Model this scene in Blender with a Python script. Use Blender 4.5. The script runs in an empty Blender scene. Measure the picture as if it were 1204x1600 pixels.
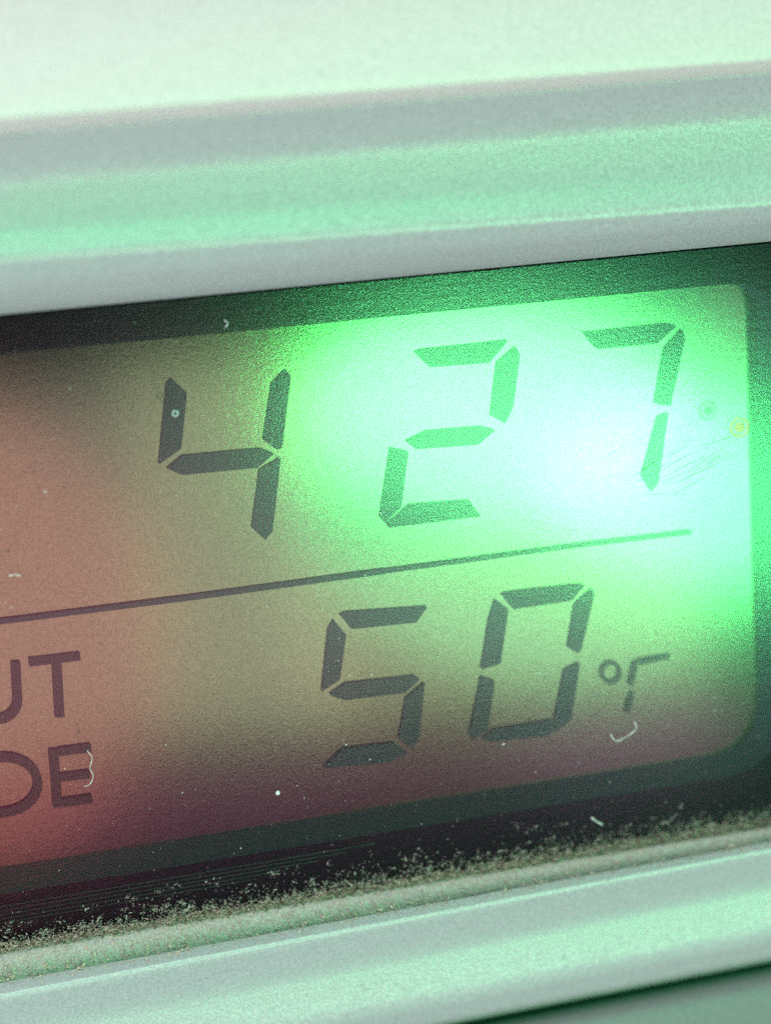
import bpy, bmesh, math, random
from mathutils import Vector, Matrix
random.seed(7)
S = bpy.context.scene
COL = S.collection
MM = 0.001

# ---------------------------------------------------------------- camera
# panel: plane y = 0, x to the right, z up, facing -y.  Photograph is 1204 x 1600.
FP = 3600.0                       # focal length in photo pixels
DIST = 130 * MM
PITCH = math.radians(-15)       # seen a little from above
Xc = Vector((13990, 1765, -FP)).normalized()
Zc = Vector((0, math.cos(PITCH), -math.sin(PITCH)))
Zc = (Zc - Xc * Zc.dot(Xc)).normalized()
Yc = Zc.cross(Xc)
RIGHT = Vector((Xc.x, Yc.x, Zc.x)); UP = Vector((Xc.y, Yc.y, Zc.y)); BACK = Vector((Xc.z, Yc.z, Zc.z))
CPOS = BACK * DIST
cam = bpy.data.cameras.new('camera')
camo = bpy.data.objects.new('camera', cam); COL.objects.link(camo)
camo.matrix_world = Matrix(((RIGHT.x, UP.x, BACK.x, CPOS.x), (RIGHT.y, UP.y, BACK.y, CPOS.y),
                            (RIGHT.z, UP.z, BACK.z, CPOS.z), (0, 0, 0, 1)))
cam.sensor_fit = 'VERTICAL'; cam.sensor_height = 24; cam.lens = FP / 1600 * 24
cam.clip_start = 0.005; cam.clip_end = 20
cam.dof.use_dof = True; cam.dof.focus_distance = DIST + 0.6 * MM; cam.dof.aperture_fstop = 15
S.camera = camo

def P(u, v, t=0.0):
    """point of the place seen at photo pixel (u, v), t millimetres in front of the panel plane"""
    d = RIGHT * ((u - 602) / FP) + UP * ((800 - v) / FP) - BACK
    return CPOS + d * ((-t * MM - CPOS.y) / d.y)

# ---------------------------------------------------------------- world, lamps, exposure
W = bpy.data.worlds.new('World'); S.world = W; W.use_nodes = True
bg = W.node_tree.nodes['Background']; bg.inputs[0].default_value = (0.25, 0.50, 1.0, 1); bg.inputs[1].default_value = 0.06
S.view_settings.view_transform = 'Standard'; S.view_settings.look = 'None'
S.view_settings.exposure = 0; S.view_settings.gamma = 1
S.cycles.use_denoising = False
S.cycles.max_bounces = 5; S.cycles.transparent_max_bounces = 8; S.cycles.diffuse_bounces = 2

def area(name, loc, target, sx, sy, col, radiance, shape='RECTANGLE', xaxis=None):
    l = bpy.data.lights.new(name, 'AREA'); l.shape = shape; l.size = sx; l.size_y = sy; l.color = col
    a = sx * sy * (math.pi / 4 if shape == 'ELLIPSE' else 1)
    l.energy = radiance * a * math.pi
    o = bpy.data.objects.new(name, l); COL.objects.link(o)
    z = (loc - target).normalized()
    x = Vector(xaxis) if xaxis else Vector((0, 0, 1)).cross(z)
    x = (x - z * x.dot(z)).normalized(); y = z.cross(x)
    o.matrix_world = Matrix(((x.x, y.x, z.x, loc.x), (x.y, y.y, z.y, loc.y), (x.z, y.z, z.z, loc.z), (0, 0, 0, 1)))
    return o

MCAM = Vector((CPOS.x, -CPOS.y, CPOS.z))        # camera mirrored in the cover lens
def mirror_lamp(name, u, v, w, h, ang, col, radiance, dist, shape='ELLIPSE'):
    """a lamp standing where its reflection in the lens falls on the given place"""
    p = P(u, v); d = (p - MCAM).normalized(); r0 = (p - MCAM).length
    k = (r0 + dist) / r0
    ca, sa = math.cos(math.radians(ang)), math.sin(math.radians(ang))
    ex = P(u + 50 * ca, v + 50 * sa) - p; ey = P(u - 50 * sa, v + 50 * ca) - p
    o = area(name, p + d * dist, p, k * w * ex.length / 50, k * h * ey.length / 50, col, radiance, shape, ex)
    return o

# overall light: added unseen key overhead, green light in front, added unseen lavender fill below
area('added_key_above', Vector((-0.20, -0.24, 0.60)), Vector((0, 0, 0)), 0.60, 0.35, (1.0, 0.60, 0.94), 5.8)
area('green_light_front', Vector((0.16, -0.48, 0.46)), Vector((0, 0, 0)), 0.25, 0.25, (0.02, 1.0, 0.32), 11.8)
area('added_fill_below', Vector((-0.42, -0.42, -0.30)), Vector((0, 0, 0)), 0.5, 0.4, (0.95, 0.84, 1.0), 7.5)
# green glare source as several lamps, then unseen tint lamps added for reflections
mirror_lamp('green_lamp', 880, 745, 800, 640, 4, (0.32, 1.0, 0.85), 2.4, 0.45, 'ELLIPSE')
mirror_lamp('green_lamp_pane', 785, 654, 575, 335, 5, (0.135, 1.0, 0.27), 26.0, 0.40, 'ELLIPSE')
mirror_lamp('green_lamp_core', 1105, 768, 460, 280, 5, (0.085, 1.0, 0.23), 28.0, 0.38, 'ELLIPSE')
mirror_lamp('green_lamp_core', 880, 690, 520, 110, 16, (0.40, 1.0, 0.40), 2.0, 0.36, 'ELLIPSE')
mirror_lamp('tan_reflection_fill', 360, 858, 290, 570, -6, (1.0, 0.68, 0.80), 2.15, 0.60, 'RECTANGLE')  # added unseen lamps, give the display face its tan reflection
mirror_lamp('tan_reflection_fill', 790, 975, 590, 250, -6, (1.0, 0.60, 0.66), 2.0, 0.60, 'RECTANGLE')
mirror_lamp('pale_reflection_fill', -60, 915, 540, 560, -6, (1.0, 0.64, 1.0), 1.05, 0.62, 'RECTANGLE')  # added unseen lamp, pale pinkish reflection on the left
mirror_lamp('red_reflection_fill', -90, 1000, 720, 700, -5, (1.0, 0.20, 0.24), 1.85, 0.55, 'ELLIPSE')  # added lamp standing in for something reddish reflected at the left
mirror_lamp('maroon_reflection_fill', 560, 1232, 1150, 95, -8, (1.0, 0.08, 0.72), 0.72, 0.60, 'RECTANGLE')  # added unseen lamp for the maroon reflected band low on the display
mirror_lamp('lilac_reflection_fill', 1010, 1150, 420, 100, -14, (0.85, 0.25, 1.0), 0.70, 0.60, 'ELLIPSE')  # added unseen lamps, lilac tint in the right-hand reflections
mirror_lamp('lilac_reflection_fill', 1185, 505, 130, 200, 0, (1.0, 0.50, 1.0), 0.9, 0.60, 'ELLIPSE')

# ---------------------------------------------------------------- helpers
def tag(o, label=None, cat=None, group=None, kind=None):
    if label: o['label'] = label
    if cat: o['category'] = cat
    if group: o['group'] = group
    if kind: o['kind'] = kind
    return o
def link(name, verts, faces, mat, parent=None, smooth=False):
    me = bpy.data.meshes.new(name); me.from_pydata([tuple(v) for v in verts], [], faces)
    bm = bmesh.new(); bm.from_mesh(me); bmesh.ops.recalc_face_normals(bm, faces=bm.faces); bm.to_mesh(me); bm.free()
    if smooth: me.polygons.foreach_set('use_smooth', [True] * len(me.polygons))
    o = bpy.data.objects.new(name, me); COL.objects.link(o); me.materials.append(mat)
    if parent: o.parent = parent
    return o
def empty(name, loc=(0, 0, 0)):
    o = bpy.data.objects.new(name, None); COL.objects.link(o); o.empty_display_size = 0.005; o.location = loc
    return o
def slab(name, pts, t0, t1, mat, parent):
    """flat piece with outline pts (photo pixels read on the plane t0) and thickness t0 - t1"""
    a = [P(u, v, t0) for u, v in pts]; n = len(a)
    b = [Vector((p.x, -t1 * MM, p.z)) for p in a]
    f = [list(range(n)), list(range(2 * n - 1, n - 1, -1))]
    f += [[i, (i + 1) % n, n + (i + 1) % n, n + i] for i in range(n)]
    return link(name, a + b, f, mat, parent)

# ---------------------------------------------------------------- materials
def mat(name):
    m = bpy.data.materials.new(name); m.use_nodes = True
    nt = m.node_tree
    return m, nt, nt.nodes['Principled BSDF'], nt.nodes['Material Output']
def coord(nt, scale=(1, 1, 1)):
    tc = nt.nodes.new('ShaderNodeTexCoord'); mp = nt.nodes.new('ShaderNodeMapping')
    mp.inputs['Scale'].default_value = scale
    nt.links.new(tc.outputs['Object'], mp.inputs['Vector']); return mp.outputs[0]
def noise(nt, vec, scale, detail=3, rough=0.5):
    n = nt.nodes.new('ShaderNodeTexNoise'); n.inputs['Scale'].default_value = scale
    n.inputs['Detail'].default_value = detail; n.inputs['Roughness'].default_value = rough
    nt.links.new(vec, n.inputs['Vector']); return n.outputs['Fac']
def ramp(nt, fac, stops):
    r = nt.nodes.new('ShaderNodeValToRGB'); e = r.color_ramp.elements
    e[0].position, e[0].color = stops[0][0], (*stops[0][1], 1); e[1].position, e[1].color = stops[-1][0], (*stops[-1][1], 1)
    for p, c in stops[1:-1]:
        x = e.new(p); x.color = (*c, 1)
    nt.links.new(fac, r.inputs['Fac']); return r.outputs['Color']
def bump(nt, h, strength, dist, prev=None):
    b = nt.nodes.new('ShaderNodeBump'); b.inputs['Strength'].default_value = strength; b.inputs['Distance'].default_value = dist
    nt.links.new(h, b.inputs['Height'])
    if prev: nt.links.new(prev, b.inputs['Normal'])
    return b.outputs['Normal']

def silver(name, c0, c1, rough, grain=0.8):
    m, nt, p, o = mat(name); v = coord(nt)
    n1 = noise(nt, v, 5500, 2, 0.7); n2 = noise(nt, v, 1300, 3, 0.6)
    base = ramp(nt, n1, [(0.25, c0), (0.75, c1)])
    dirt = ramp(nt, n2, [(0.22, (0.80, 0.79, 0.76)), (0.33, (1, 1, 1))])       # sparse scuffs and specks
    mul = nt.nodes.new('ShaderNodeMix'); mul.data_type = 'RGBA'; mul.blend_type = 'MULTIPLY'; mul.inputs[0].default_value = 1.0
    nt.links.new(base, mul.inputs[6]); nt.links.new(dirt, mul.inputs[7])
    nt.links.new(mul.outputs[2], p.inputs['Base Color'])
    p.inputs['Metallic'].default_value = 0.1; p.inputs['Roughness'].default_value = rough
    nt.links.new(bump(nt, n1, grain, 0.00005), p.inputs['Normal'])
    return m
M_SILVER = silver('silver_plastic', (0.40, 0.42, 0.42), (0.62, 0.64, 0.64), 0.33)
M_TOP = silver('pale_plastic', (0.62, 0.56, 0.54), (0.84, 0.77, 0.74), 0.5)
M_LOW = silver('grey_plastic', (0.17, 0.18, 0.18), (0.24, 0.25, 0.25), 0.5)

def plain(name, col, rough, metal=0.0, grainscale=7000, amp=0.2, spec=0.5):
    m, nt, p, o = mat(name); v = coord(nt); n = noise(nt, v, grainscale, 2)
    nt.links.new(ramp(nt, n, [(0.2, tuple(c * (1 - amp) for c in col)), (0.8, tuple(c * (1 + amp) for c in col))]), p.inputs['Base Color'])
    p.inputs['Roughness'].default_value = rough; p.inputs['Metallic'].default_value = metal
    p.inputs['Specular IOR Level'].default_value = spec
    nt.links.new(bump(nt, n, 0.2, 0.00003), p.inputs['Normal'])
    return m
M_BEZEL = plain('black_bezel_plastic', (0.003, 0.006, 0.008), 0.6, spec=0.03)
M_WALL = plain('dark_recess_plastic', (0.045, 0.085, 0.115), 0.75, spec=0.1)
M_REFLINE = plain('bezel_reflection_line', (0.014, 0.018, 0.022), 0.35)
M_GAP = plain('dark_gap', (0.01, 0.011, 0.012), 0.8, spec=0.1)
M_DUST = plain('dust', (0.40, 0.36, 0.31), 0.9)
M_TANDUST = plain('tan_dust', (0.62, 0.49, 0.40), 0.9, amp=0.35)
M_DIRT = plain('brown_dirt', (0.17, 0.115, 0.08), 0.95, amp=0.5)
M_LINT = plain('white_lint', (0.75, 0.78, 0.75), 0.8)

# lcd: satin reflective backing seen through the polariser
m, nt, p, o = mat('lcd_reflector'); v = coord(nt); n = noise(nt, v, 8000, 3)
nt.links.new(ramp(nt, n, [(0.25, (0.074, 0.122, 0.047)), (0.75, (0.124, 0.198, 0.083))]), p.inputs['Base Color'])
p.inputs['Metallic'].default_value = 0.92; p.inputs['Roughness'].default_value = 0.09; p.inputs['Specular IOR Level'].default_value = 0.3
nt.links.new(bump(nt, n, 0.05, 0.00003), p.inputs['Normal']); M_LCD = m

# liquid-crystal segments: dark film, a little light gets through
def film(name, col, through):
    m, nt, p, o = mat(name); v = coord(nt); n = noise(nt, v, 8000, 2)
    nt.links.new(ramp(nt, n, [(0.2, tuple(c * 0.7 for c in col)), (0.8, tuple(c * 1.3 for c in col))]), p.inputs['Base Color'])
    p.inputs['Roughness'].default_value = 0.5; p.inputs['Specular IOR Level'].default_value = 0.2
    tr = nt.nodes.new('ShaderNodeBsdfTransparent'); mx = nt.nodes.new('ShaderNodeMixShader'); mx.inputs[0].default_value = through
    nt.links.new(p.outputs[0], mx.inputs[1]); nt.links.new(tr.outputs[0], mx.inputs[2]); nt.links.new(mx.outputs[0], o.inputs[0])
    return m
M_SEG = film('dark_liquid_crystal', (0.002, 0.022, 0.032), 0.02)
M_PRINT = film('printed_ink', (0.022, 0.012, 0.012), 0.12)
M_THIN = film('fine_liquid_crystal', (0.015, 0.035, 0.035), 0.42)

M_SPOT = film('ring_spot_film', (0.60, 0.22, 0.22), 0.22)
M_FLECK = film('pale_fleck', (0.7, 0.75, 0.72), 0.45)
M_SCRATCH = film('scratched_plastic', (0.03, 0.12, 0.07), 0.55)

# cover lens: clear hard-coated plastic, smooth reflection plus haze, fine polishing marks
m, nt, p, o = mat('clear_cover_plastic'); nt.nodes.remove(p)
v = coord(nt); vs = coord(nt, (0.12, 1, 1))
grain = noise(nt, v, 7500, 1); streak = noise(nt, vs, 2600, 1)
nb = bump(nt, streak, 0.025, 0.00006, bump(nt, grain, 0.065, 0.00004))
g1 = nt.nodes.new('ShaderNodeBsdfGlossy'); g1.inputs['Roughness'].default_value = 0.13
g2 = nt.nodes.new('ShaderNodeBsdfGlossy'); g2.inputs['Roughness'].default_value = 0.30
for g in (g1, g2): nt.links.new(nb, g.inputs['Normal'])
mg = nt.nodes.new('ShaderNodeMixShader'); smear = noise(nt, coord(nt, (0.5, 1, 1.3)), 110, 3, 0.65)
sm = nt.nodes.new('ShaderNodeMapRange'); nt.links.new(smear, sm.inputs[0])
sm.inputs[1].default_value = 0.42; sm.inputs[2].default_value = 0.70; sm.inputs[3].default_value = 0.0; sm.inputs[4].default_value = 0.05
nt.links.new(sm.outputs[0], mg.inputs[0])
nt.links.new(g1.outputs[0], mg.inputs[1]); nt.links.new(g2.outputs[0], mg.inputs[2])
tr = nt.nodes.new('ShaderNodeBsdfTransparent'); fr = nt.nodes.new('ShaderNodeFresnel'); fr.inputs[0].default_value = 1.41
mx = nt.nodes.new('ShaderNodeMixShader')
nt.links.new(fr.outputs[0], mx.inputs[0]); nt.links.new(tr.outputs[0], mx.inputs[1]); nt.links.new(mg.outputs[0], mx.inputs[2])
nt.links.new(mx.outputs[0], o.inputs[0]); M_COVER = m

# dusty ledge
m, nt, p, o = mat('dusty_silver_plastic'); v = coord(nt); n = noise(nt, v, 6500, 4, 0.7); n2 = noise(nt, v, 900, 3)
nt.links.new(ramp(nt, n, [(0.25, (0.25, 0.24, 0.22)), (0.5, (0.50, 0.47, 0.44)), (0.8, (0.80, 0.74, 0.68))]), p.inputs['Base Color'])
p.inputs['Roughness'].default_value = 0.85
nt.links.new(bump(nt, n, 0.7, 0.00008, bump(nt, n2, 0.3, 0.0002)), p.inputs['Normal']); M_LEDGE = m

# ---------------------------------------------------------------- trim: lofted profiles
def rounded(prof):
    """prof: (yLeft, yRight, t, rounding 0..0.5); corners replaced by short arcs"""
    out = []
    for i, (a, b, t, r) in enumerate(prof):
        if r == 0 or i in (0, len(prof) - 1): out.append((a, b, t)); continue
        q0, q1, q2 = (Vector(prof[i + k][:3]) for k in (-1, 0, 1))
        s0 = q1 + (q0 - q1) * r; s2 = q1 + (q2 - q1) * r
        for k in range(9):
            f = k / 8; c = s0 * (1 - f) ** 2 + q1 * 2 * f * (1 - f) + s2 * f * f
            out.append(tuple(c))
    return out
def loft(name, prof, mat, parent=None, x0=-420, x1=1620, nx=24, back=None):
    rows = rounded(prof); vs = []; fs = []
    for a, b, t in rows:
        A, B = P(0, a, t), P(1204, b, t)
        for i in range(nx + 1):
            k = (x0 + (x1 - x0) * i / nx) / 1204
            vs.append(A + (B - A) * k)
    n = nx + 1
    for j in range(len(rows) - 1):
        for i in range(nx):
            fs.append([j * n + i, j * n + i + 1, (j + 1) * n + i + 1, (j + 1) * n + i])
    if back is not None:                       # close the body with a real thickness
        m0 = len(vs); k = len(rows)
        top = vs[:n]; bot = vs[(k - 1) * n:k * n]
        vs += [Vector((q.x, -back * MM, q.z)) for q in top] + [Vector((q.x, -back * MM, q.z)) for q in bot]
        for i in range(nx):
            fs.append([i, m0 + i, m0 + i + 1, i + 1])
            fs.append([(k - 1) * n + i, (k - 1) * n + i + 1, m0 + n + i + 1, m0 + n + i])
            fs.append([m0 + i, m0 + n + i, m0 + n + i + 1, m0 + i + 1])
        fs.append([j * n for j in range(k)] + [m0 + n, m0])
        fs.append([j * n + nx for j in range(k)][::-1] + [m0 + nx, m0 + n + nx])
    o = link(name, vs, fs, mat, parent, True)
    return o

top = loft('dashboard_top_panel', [(-330, -400, -1.6, 0), (184, 92, 8.6, 0.10), (206, 110, 7.2, 0.4), (214, 118, 4.0, 0)], M_TOP, back=-4)
tag(top, 'pale mint dashboard panel across the top, above the silver bezel frame', 'dashboard panel')

frame = empty('display_surround', P(602, 420, 0))
tag(frame, 'silver satin plastic frame above and below the clock display', 'trim frame')
def par(o, e):
    o.parent = e; o.matrix_parent_inverse = Matrix.Translation(-e.location); return o
par(loft('upper_rail', [(200, 104, 4.2, 0), (206, 110, 6.6, 0.2), (272, 172, 4.5, 0.38), (350, 252, 4.6, 0.4), (408, 320, 5.3, 0.20), (448, 346, 4.3, 0.4), (478, 366, 2.3, 0.4), (492, 377, 0.25, 0)], M_SILVER, back=-3), frame)
par(loft('lower_rail', [(1536, 1315, 1.8, 0), (1560, 1329, 3.0, 0.35), (1612, 1376, 1.2, 0.22), (1700, 1466, 1.45, 0.25), (1738, 1500, -0.5, 0.3), (1750, 1510, -2.4, 0)], M_SILVER, back=-3), frame)
par(loft('dust_covered_ledge', [(1486, 1290, 0.15, 0), (1536, 1315, 1.8, 0)], M_LEDGE, back=-1.0), frame)
low = loft('lower_panel', [(1752, 1508, -1.6, 0), (1764, 1528, 0.6, 0.4), (1790, 1550, 1.4, 0.3), (2050, 1800, 2.0, 0)], M_LOW, back=-3)
tag(low, 'grey green panel below the dark gap at the lower right', 'dashboard panel')

# ---------------------------------------------------------------- clock display
clock = empty('clock_display', P(602, 900, -3))
tag(clock, 'dusty digital clock display reading 427 above 50 degrees with a green glare', 'clock')
TL = -2.3                                    # lcd face, mm (behind the lens plane)

def rrect(pts, r, seg=8):
    """outline with rounded corners; r per corner in pixels"""
    out = []
    n = len(pts)
    for i in range(n):
        q0, q1, q2 = Vector(pts[i - 1]), Vector(pts[i]), Vector(pts[(i + 1) % n])
        if r[i] == 0: out.append(tuple(q1)); continue
        s0 = q1 + (q0 - q1).normalized() * r[i]; s2 = q1 + (q2 - q1).normalized() * r[i]
        for k in range(seg + 1):
            f = k / seg; out.append(tuple(s0 * (1 - f) ** 2 + q1 * 2 * f * (1 - f) + s2 * f * f))
    return out
SEG = 10
win = rrect([(-330, 585), (1206, 437), (1222, 1200), (-330, 1452)], [70, 70, 95, 70], SEG)      # opening of the bezel
lcd = rrect([(-300, 583), (1182, 439), (1184, 1168), (-300, 1404)], [55, 60, 75, 30], SEG)      # foot of the recess walls
outer = rrect([(-420, 520), (1420, 335), (1420, 1230), (-420, 1580)], [10, 10, 10, 10], SEG)
n = len(win)
A = [P(u, v, -0.35) for u, v in outer]; B = [P(u, v, -0.35) for u, v in win]; C = [P(u, v, TL) for u, v in lcd]
D = [Vector((q.x, 0.0040, q.z)) for q in A]
bez = link('bezel', A + B + D, [[i, (i + 1) % n, n + (i + 1) % n, n + i] for i in range(n)] +
           [[i, (i + 1) % n, 2 * n + (i + 1) % n, 2 * n + i] for i in range(n)] + [list(range(2 * n, 3 * n))], M_BEZEL)
par(bez, clock)
B2 = [P(u, v, -0.352) for u, v in win]
wall = link('recess_wall', B2 + C, [[i, (i + 1) % n, n + (i + 1) % n, n + i] for i in range(n)], M_WALL); wall.parent = bez
back = slab('lcd_panel', rrect([(-310, 560), (1196, 420), (1198, 1195), (-310, 1425)], [20] * 4, 4), TL - 0.02, TL - 0.9, M_LCD, None); par(back, clock)
cov = slab('cover_lens', [(-400, 534), (1400, 362), (1400, 1259), (-400, 1548)], 0.0, -0.3, M_COVER, None); par(cov, clock)

for k in range(5):  # raised lighter lines standing in for a finely striped reflection
    dy = 20 + k * 6.5
    r_ = loft('reflection_line', [(1397 + dy - 1.3, 1197 + dy * 0.8 - 1.1, -0.33, 0), (1397 + dy, 1197 + dy * 0.8, -0.27, 0), (1397 + dy + 1.3, 1197 + dy * 0.8 + 1.1, -0.33, 0)], M_REFLINE, None, -320, 560 - 45 * k, 16)
    r_.parent = bez
TS = TL + 0.19                               # liquid crystal layer
def seg_parent(name):
    e = empty(name); e.parent = clock; e.matrix_parent_inverse = Matrix.Translation(-clock.location); return e
def piece(name, pts, parent, m=M_SEG):
    return slab(name, pts, TS, TS - 0.05, m, parent)
DIG = {
 '4': [[(268.5,591),(260.5,601),(248.5,726),(283.5,701),(292.5,614)],
       [(261,732.5),(285,712.5),(407,701),(428,709),(402.5,731),(285,742.5)],
       [(446.5,577.5),(425,600),(411.5,687.5),(432.5,702.5),(441,700),(454.5,587.5)],
       [(439,715),(406,735),(394,825),(415,844),(426,830)]],
 '2': [[(648,551),(655,547),(794,532),(764,567),(672,574)],
       [(806,542),(812,555),(802,635),(789,662),(767,650),(777,567)],
       [(634,690),(667,674),(752,667),(774,672),(747,695),(649,702)],
       [(610,700),(638,706),(627,792),(602,818),(594,808)],
       [(640,789),(733,782),(751,807),(607,825),(606,820)]],
 '7': [[(911,520),(1042,506),(1057,509),(1027,537),(932,546)],
       [(1066,514),(1070,530),(1047,635),(1023,631),(1038,545)],
       [(1044,645),(1028,652),(1003,745),(1017,768),(1028,755)]],
 '5': [[(531,961),(540,957),(668,948),(650,973),(549,983)],
       [(522,969),(541,992),(531,1062),(503,1081),(513,985)],
       [(515,1086),(540,1068),(649,1056),(656,1062),(632,1083),(538,1094)],
       [(664,1066),(634,1092),(623,1155),(644,1172),(655,1150)],
       [(505,1200),(535,1170),(615,1160),(637,1177),(605,1192)]],
 '0': [[(784,930),(792,926),(897,914),(914,914),(892,939),(802,952)],
       [(926,920),(928,930),(908,1015),(902,1021),(887,1012),(898,945)],
       [(774,937),(794,952),(782,1037),(752,1046),(764,970)],
       [(752,1057),(773,1064),(762,1140),(737,1156),(734,1145)],
       [(906,1035),(882,1047),(866,1127),(877,1136),(892,1125)],
       [(752,1155),(772,1140),(862,1125),(876,1137),(852,1150),(767,1159)]],
}
WORD = {'4': 'four', '2': 'two', '7': 'seven', '5': 'five', '0': 'zero'}
for d, segs in DIG.items():
    e = seg_parent('digit'); e['label'] = 'slanted dark seven-segment digit ' + WORD[d]
    for s in segs: piece('segment', s, e)

def stroke(path, w, closed=False):
    """ribbon outline(s) of a pixel path: list of quads"""
    pts = [Vector(q) for q in path]; L = []; R = []
    k = len(pts)
    for i in range(k):
        a = pts[i - 1] if (i > 0 or closed) else None; c = pts[(i + 1) % k] if (i < k - 1 or closed) else None
        d1 = (pts[i] - a).normalized() if a is not None else None; d2 = (c - pts[i]).normalized() if c is not None else None
        dd = ((d1 or d2) + (d2 or d1)).normalized(); nn = Vector((-dd.y, dd.x))
        cosv = max(0.35, nn.dot(Vector((-(d1 or d2).y, (d1 or d2).x))))
        L.append(pts[i] + nn * w / 2 / cosv); R.append(pts[i] - nn * w / 2 / cosv)
    return L, R
def ribbon(name, paths, parent, m, closed=False):
    vs = []; fs = []
    for path, w in paths:
        L, R = stroke(path, w, closed); k = len(L); o = len(vs)
        fr_ = [P(*q, TS) for q in L] + [P(*q, TS) for q in R]
        vs += fr_ + [Vector((q.x, -(TS - 0.05) * MM, q.z)) for q in fr_]
        rng = range(k if closed else k - 1)
        for i in rng:
            j = (i + 1) % k
            fs += [[o+i, o+j, o+k+j, o+k+i], [o+2*k+i, o+2*k+j, o+3*k+j, o+3*k+i],
                   [o+i, o+j, o+2*k+j, o+2*k+i], [o+k+i, o+k+j, o+3*k+j, o+3*k+i]]
        if not closed:
            for i in (0, k - 1): fs.append([o+i, o+k+i, o+3*k+i, o+2*k+i])
    return link(name, vs, fs, m, parent)
def arc(cx, cy, rx, ry, a0, a1, nseg=14, tilt=-6):
    out = []; ct, st = math.cos(math.radians(tilt)), math.sin(math.radians(tilt))
    for i in range(nseg + 1):
        a = math.radians(a0 + (a1 - a0) * i / nseg); x, y = rx * math.cos(a), ry * math.sin(a)
        out.append((cx + x * ct - y * st, cy + x * st + y * ct))
    return out
# divider line
e = seg_parent('divider_line')
ribbon('line', [([(-330, 1014), (0, 972), (301, 934), (602, 893)], 8.0), ([(600, 893.3), (902, 853), (1080, 832)], 6.2)], e, M_SEG)
# degree sign and small unit mark
e = seg_parent('degree_unit'); e['label'] = 'small degree sign with broken letter strokes beside the zero'
ribbon('degree_ring', [(arc(954.5, 1051, 14, 15, 0, 345, 23), 6.2)], e, M_THIN, True)
piece('segment', [(997, 1030), (1048, 1022), (1044, 1030), (1000, 1040)], e, M_THIN)
piece('segment', [(989, 1034), (998, 1032), (992, 1060), (986, 1074), (981, 1068)], e, M_THIN)
piece('segment', [(983, 1084), (991, 1080), (986, 1108), (979, 1116), (976, 1110)], e, M_THIN)
# printed words
e = seg_parent('printed_word'); e['label'] = 'printed capitals OUT, first letter cut off by the frame'
ribbon('letter', [(arc(-92, 1092, 34, 46, 0, 352, 30), 14.5)], e, M_PRINT, True)
ribbon('letter', [([(-36, 1042), (-33, 1096)] + arc(-2, 1094, 30, 30, 172, 8, 12) + [(28, 1092), (25, 1034)], 15)], e, M_PRINT)
ribbon('letter', [([(46, 1035.5), (126, 1026)], 12.5), ([(89.3, 1037), (94, 1121)], 15)], e, M_PRINT)
e = seg_parent('printed_word'); e['label'] = 'printed capitals SIDE, first letters cut off by the frame'
sp = arc(-160, 1220, 26, 24, -40, -270, 10) + arc(-160, 1268, 28, 24, -90, 140, 10)
ribbon('letter', [(sp, 14.5)], e, M_PRINT)
ribbon('letter', [([(-90, 1196), (-82, 1292)], 15)], e, M_PRINT)
ribbon('letter', [([(-46, 1191), (6, 1184)] + arc(6, 1227, 54, 43, -84, 90, 14) + [(-38, 1278), (-46, 1191)], 14.5)], e, M_PRINT)
ribbon('letter', [([(84, 1171), (91, 1262)], 15), ([(92, 1175.5), (143, 1169)], 13), ([(95, 1216), (141, 1210)], 12.5), ([(98, 1255), (145, 1248.5)], 13)], e, M_PRINT)

# scratches in the lens
SCR = [([(980, 752), (1005, 733), (1032, 715)], 2.4), ([(1042, 760), (1090, 738), (1146, 711)], 2.0), ([(1037, 745), (1075, 725), (1102, 713)], 2.4),
       ([(1052, 772), (1080, 757), (1102, 745)], 2.0), ([(1085, 700), (1120, 690), (1150, 680)], 1.4), ([(985, 776), (1025, 772), (1080, 773)], 1.2)]
for i in range(14):
    cx, cy = random.gauss(1075, 45), random.gauss(730, 22); L_ = random.uniform(14, 45); an = math.radians(random.gauss(-27, 5))
    SCR.append(([(cx - L_ * math.cos(an), cy - L_ * math.sin(an)), (cx, cy + random.uniform(-2, 2)), (cx + L_ * math.cos(an), cy + L_ * math.sin(an))], random.uniform(0.7, 1.5)))
for a, w in SCR:
    L, R = stroke(a, w); k = len(L)
    for q in (0, k - 1):                                # pointed ends
        mid = (L[q] + R[q]) / 2; L[q] = mid + (L[q] - mid) * 0.25; R[q] = mid + (R[q] - mid) * 0.25
    fr_ = [P(*q, 0.008) for q in L] + [P(*q, 0.008) for q in R]; bk = [Vector((q.x, 0.0, q.z)) for q in fr_]
    fs = []
    for i in range(k - 1):
        fs += [[i, i+1, k+i+1, k+i], [i, i+1, 2*k+i+1, 2*k+i], [k+i, k+i+1, 3*k+i+1, 3*k+i]]
    o = link('scratch', fr_ + bk, fs, M_SCRATCH); o.parent = cov

# ---------------------------------------------------------------- dust, lint, marks
def grain_mesh(name, spots, mat, parent=None):
    vs = []; fs = []
    base = [(0, 0, 1), (0.94, 0, -.33), (-.47, .82, -.33), (-.47, -.82, -.33)]
    bf = [(0, 1, 2), (0, 2, 3), (0, 3, 1), (1, 3, 2)]
    for c, r, el in spots:
        q = Matrix.Rotation(random.uniform(0, 6.28), 3, Vector((random.gauss(0, 1), random.gauss(0, 1), random.gauss(0, 1))).normalized())
        o = len(vs)
        for b in base: vs.append(c + q @ Vector((b[0] * el, b[1], b[2])) * r)
        fs += [[o + i for i in f] for f in bf]
    return link(name, vs, fs, mat)
def edge_y(x): return 1487 + (1289 - 1487) * x / 1204
def wander(x): return 0.5 + 0.25 * math.sin(x * 0.031 + 0.4) + 0.25 * math.sin(x * 0.083 + math.sin(x * 0.017) * 3)
sp = []; br = []; fz = []
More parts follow.
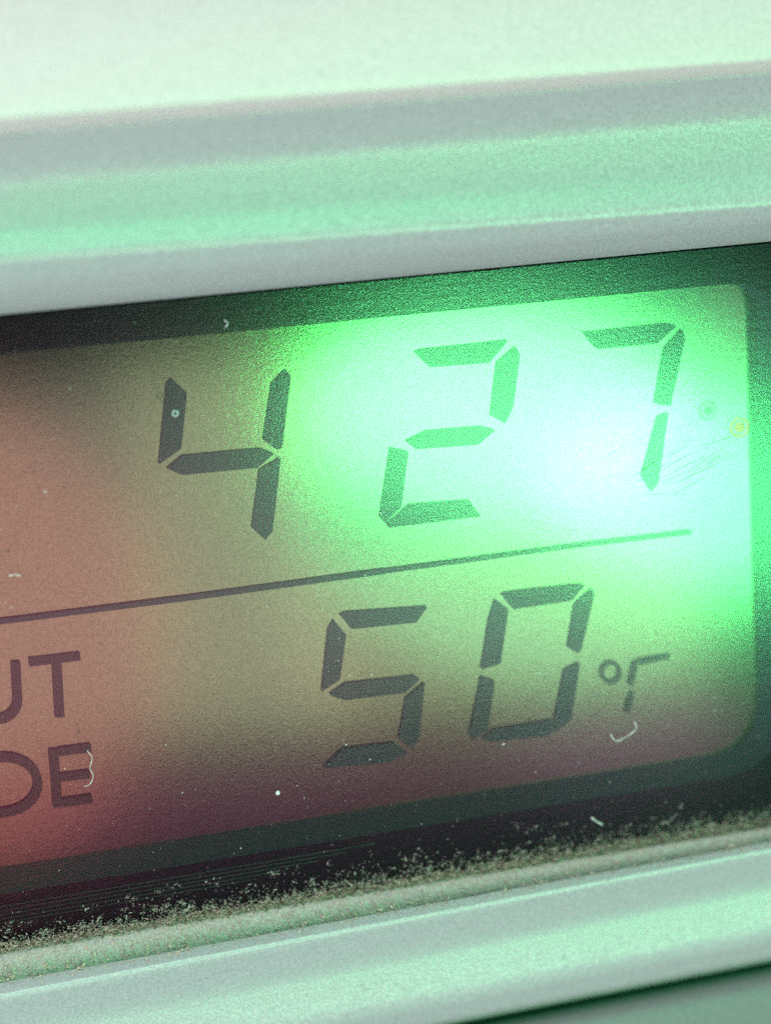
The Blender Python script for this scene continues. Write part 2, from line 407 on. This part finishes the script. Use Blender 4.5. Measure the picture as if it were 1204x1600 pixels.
for c in range(1500):                                    # clumps caught along the lower edge of the lens
    cx = random.uniform(-150, 1350); up = random.expovariate(1 / (4 + 11 * wander(cx)))
    if up > 70: continue
    sx = random.uniform(2, 9); sy = random.uniform(1.5, 6)
    for i in range(random.randint(3, 16)):
        x = random.gauss(cx, sx); k = abs(random.gauss(up, sy))
        sp.append((P(x, edge_y(x) - k, 0.05 + 0.35 * random.random() * max(0, 1 - k / 18)), min(0.13, random.lognormvariate(-3.85, 0.5)) * MM, random.choice((1, 1, 1.6, 2.6, 4.5))))
for i in range(700):
    x = random.uniform(-150, 1350); k = random.expovariate(1 / 22.0)
    if k < 110: sp.append((P(x, edge_y(x) - k, 0.03), random.uniform(0.015, 0.04) * MM, random.choice((1, 1.8))))
for i in range(2400):
    x = random.uniform(-150, 1350); k = random.gauss(2, 4.5)
    br.append((P(x, edge_y(x) - k, 0.12 + 0.3 * random.random()), random.uniform(0.03, 0.075) * MM, random.choice((1, 1.5, 2.2))))
o = grain_mesh('dust', sp, M_DUST); tag(o, 'pale clumped dust flecks gathered along the lower edge of the black bezel', 'dust', kind='stuff')
for i in range(6000):                                   # felted lint lying in the seam
    x = random.uniform(-150, 1350); k = random.gauss(3, 5.5)
    if random.random() > 0.3 + 0.7 * wander(x * 1.3): continue
    fz.append((P(x, edge_y(x) - k, 0.1 + 0.35 * random.random()), random.uniform(0.014, 0.03) * MM, random.uniform(4, 11)))
o = grain_mesh('lint', fz, M_TANDUST); tag(o, 'felted tan lint lying along the seam under the black bezel', 'lint', kind='stuff')
o = grain_mesh('dirt', br, M_DIRT); tag(o, 'brown dirt packed into the seam between black bezel and silver ledge', 'dirt', kind='stuff')
sp = []
for i in range(6500):
    x = random.uniform(-150, 1350); f = random.random() ** 1.7
    if random.random() > 0.35 + 0.65 * wander(x * 0.7 + f * 90): continue
    y0, y1 = edge_y(x) + 1, 1552 + (1323 - 1552) * x / 1204
    sp.append((P(x, y0 + (y1 - y0) * f, 0.15 + 2.3 * f + 0.03), min(0.14, random.lognormvariate(-3.0, 0.4)) * MM, random.choice((1, 1, 1.5, 2.4))))
o = grain_mesh('dust', sp, M_TANDUST); tag(o, 'tan dust lying on the silver ledge below the display', 'dust', kind='stuff')
sp = []
for i in range(420):
    x = random.uniform(-50, 1250); y = random.uniform(480, 1400)
    if y < 505 - 0.1 * x: continue
    if y > edge_y(x) - 20: continue
    sp.append((P(x, y, 0.03), min(0.07, random.lognormvariate(-3.75, 0.4)) * MM, random.choice((1, 1.4, 2))))
o = grain_mesh('dust', sp, M_LINT); tag(o, 'tiny pale dust specks scattered over the clear display cover', 'dust', kind='stuff')

def fibre(label, pts, r, t=0.06, cat='lint'):
    c = [P(u, v, t + 0.10 * math.sin(i * 1.3) ** 2) for i, (u, v) in enumerate(pts)]
    # smooth the path
    path = []
    for i in range(len(c) - 1):
        p0, p1, p2, p3 = c[max(0, i - 1)], c[i], c[i + 1], c[min(len(c) - 1, i + 2)]
        for k in range(6):
            f = k / 6
            path.append(0.5 * ((2 * p1) + (p2 - p0) * f + (2 * p0 - 5 * p1 + 4 * p2 - p3) * f * f + (3 * p1 - p0 - 3 * p2 + p3) * f ** 3))
    path.append(c[-1])
    vs = []; fs = []; K = 6
    for i, q in enumerate(path):
        d = (path[min(i + 1, len(path) - 1)] - path[max(i - 1, 0)]).normalized()
        a = d.cross(Vector((0, 1, 0.01))).normalized(); b = d.cross(a)
        rr = r * MM * (0.75 + 0.25 * math.sin(i * 0.9)) * (0.55 if i in (0, len(path) - 1) else 1)
        for k in range(K):
            th = k * 2 * math.pi / K; vs.append(q + (a * math.cos(th) + b * math.sin(th)) * rr)
    for i in range(len(path) - 1):
        for k in range(K): fs.append([i*K+k, i*K+(k+1) % K, (i+1)*K+(k+1) % K, (i+1)*K+k])
    fs += [list(range(K)), list(range((len(path)-1)*K, len(path)*K))]
    o = link('lint_fibre', vs, fs, M_LINT, None, True); tag(o, label, cat, 'lint fibres on the display cover')
    return o
fibre('white hooked lint fibre below the small degree mark', [(990, 1127), (993, 1139), (978, 1151), (962, 1158), (953, 1147)], 0.034)
fibre('curly pale lint fibre lying over the letter E', [(136, 1172), (144, 1185), (141, 1200), (146, 1212), (141, 1225), (132, 1229)], 0.022)
fibre('short white lint fibre on the black lower bezel', [(923, 1277), (932, 1284), (942, 1289)], 0.05)
fibre('tiny curved lint fibre on the black upper bezel', [(350, 500), (356, 505), (352, 512)], 0.04)
fibre('short pale horizontal lint fibre at the left edge above the dividing line', [(14, 900), (24, 898), (34, 900)], 0.035)

def mark(name, label, u, v, rings, m, cat):
    """irregular ring or blob lying on the lens"""
    vs = []; fs = []; K = 26
    for r0, r1, t in rings:
        o = len(vs)
        for i in range(K):
            a = i * 2 * math.pi / K; w = 1 + random.uniform(-0.14, 0.14)
            for r, tt in ((r0, 0.01), ((r0 + r1) / 2, t), (r1, 0.01)):
                vs.append(P(u + math.cos(a) * r * w, v + math.sin(a) * r * w, tt))
        for i in range(K):
            j = (i + 1) % K
            fs += [[o+i*3, o+j*3, o+j*3+1, o+i*3+1], [o+i*3+1, o+j*3+1, o+j*3+2, o+i*3+2]]
    ob = link(name, vs, fs, m, None, True); tag(ob, label, cat); return ob
mark('ring_spot', 'small brownish ring spot at the right edge beside the seven', 1155, 668, [(0.5, 8, 0.05), (12, 15.5, 0.04)], M_SPOT, 'stain')  # reddish disc inside a thin ring, on the lens
mark('dust_fleck', 'small pale ring fleck on the upper left segment of the four', 274, 646, [(2.5, 5.5, 0.05)], M_FLECK, 'dust')
mark('dust_fleck', 'faint pale smudge left of the four', 71, 768, [(0.3, 2, 0.03)], M_FLECK, 'dust')
mark('dust_fleck', 'pale round fleck in the dark band left of the five', 434, 1239, [(0.3, 3.2, 0.05)], M_LINT, 'dust')
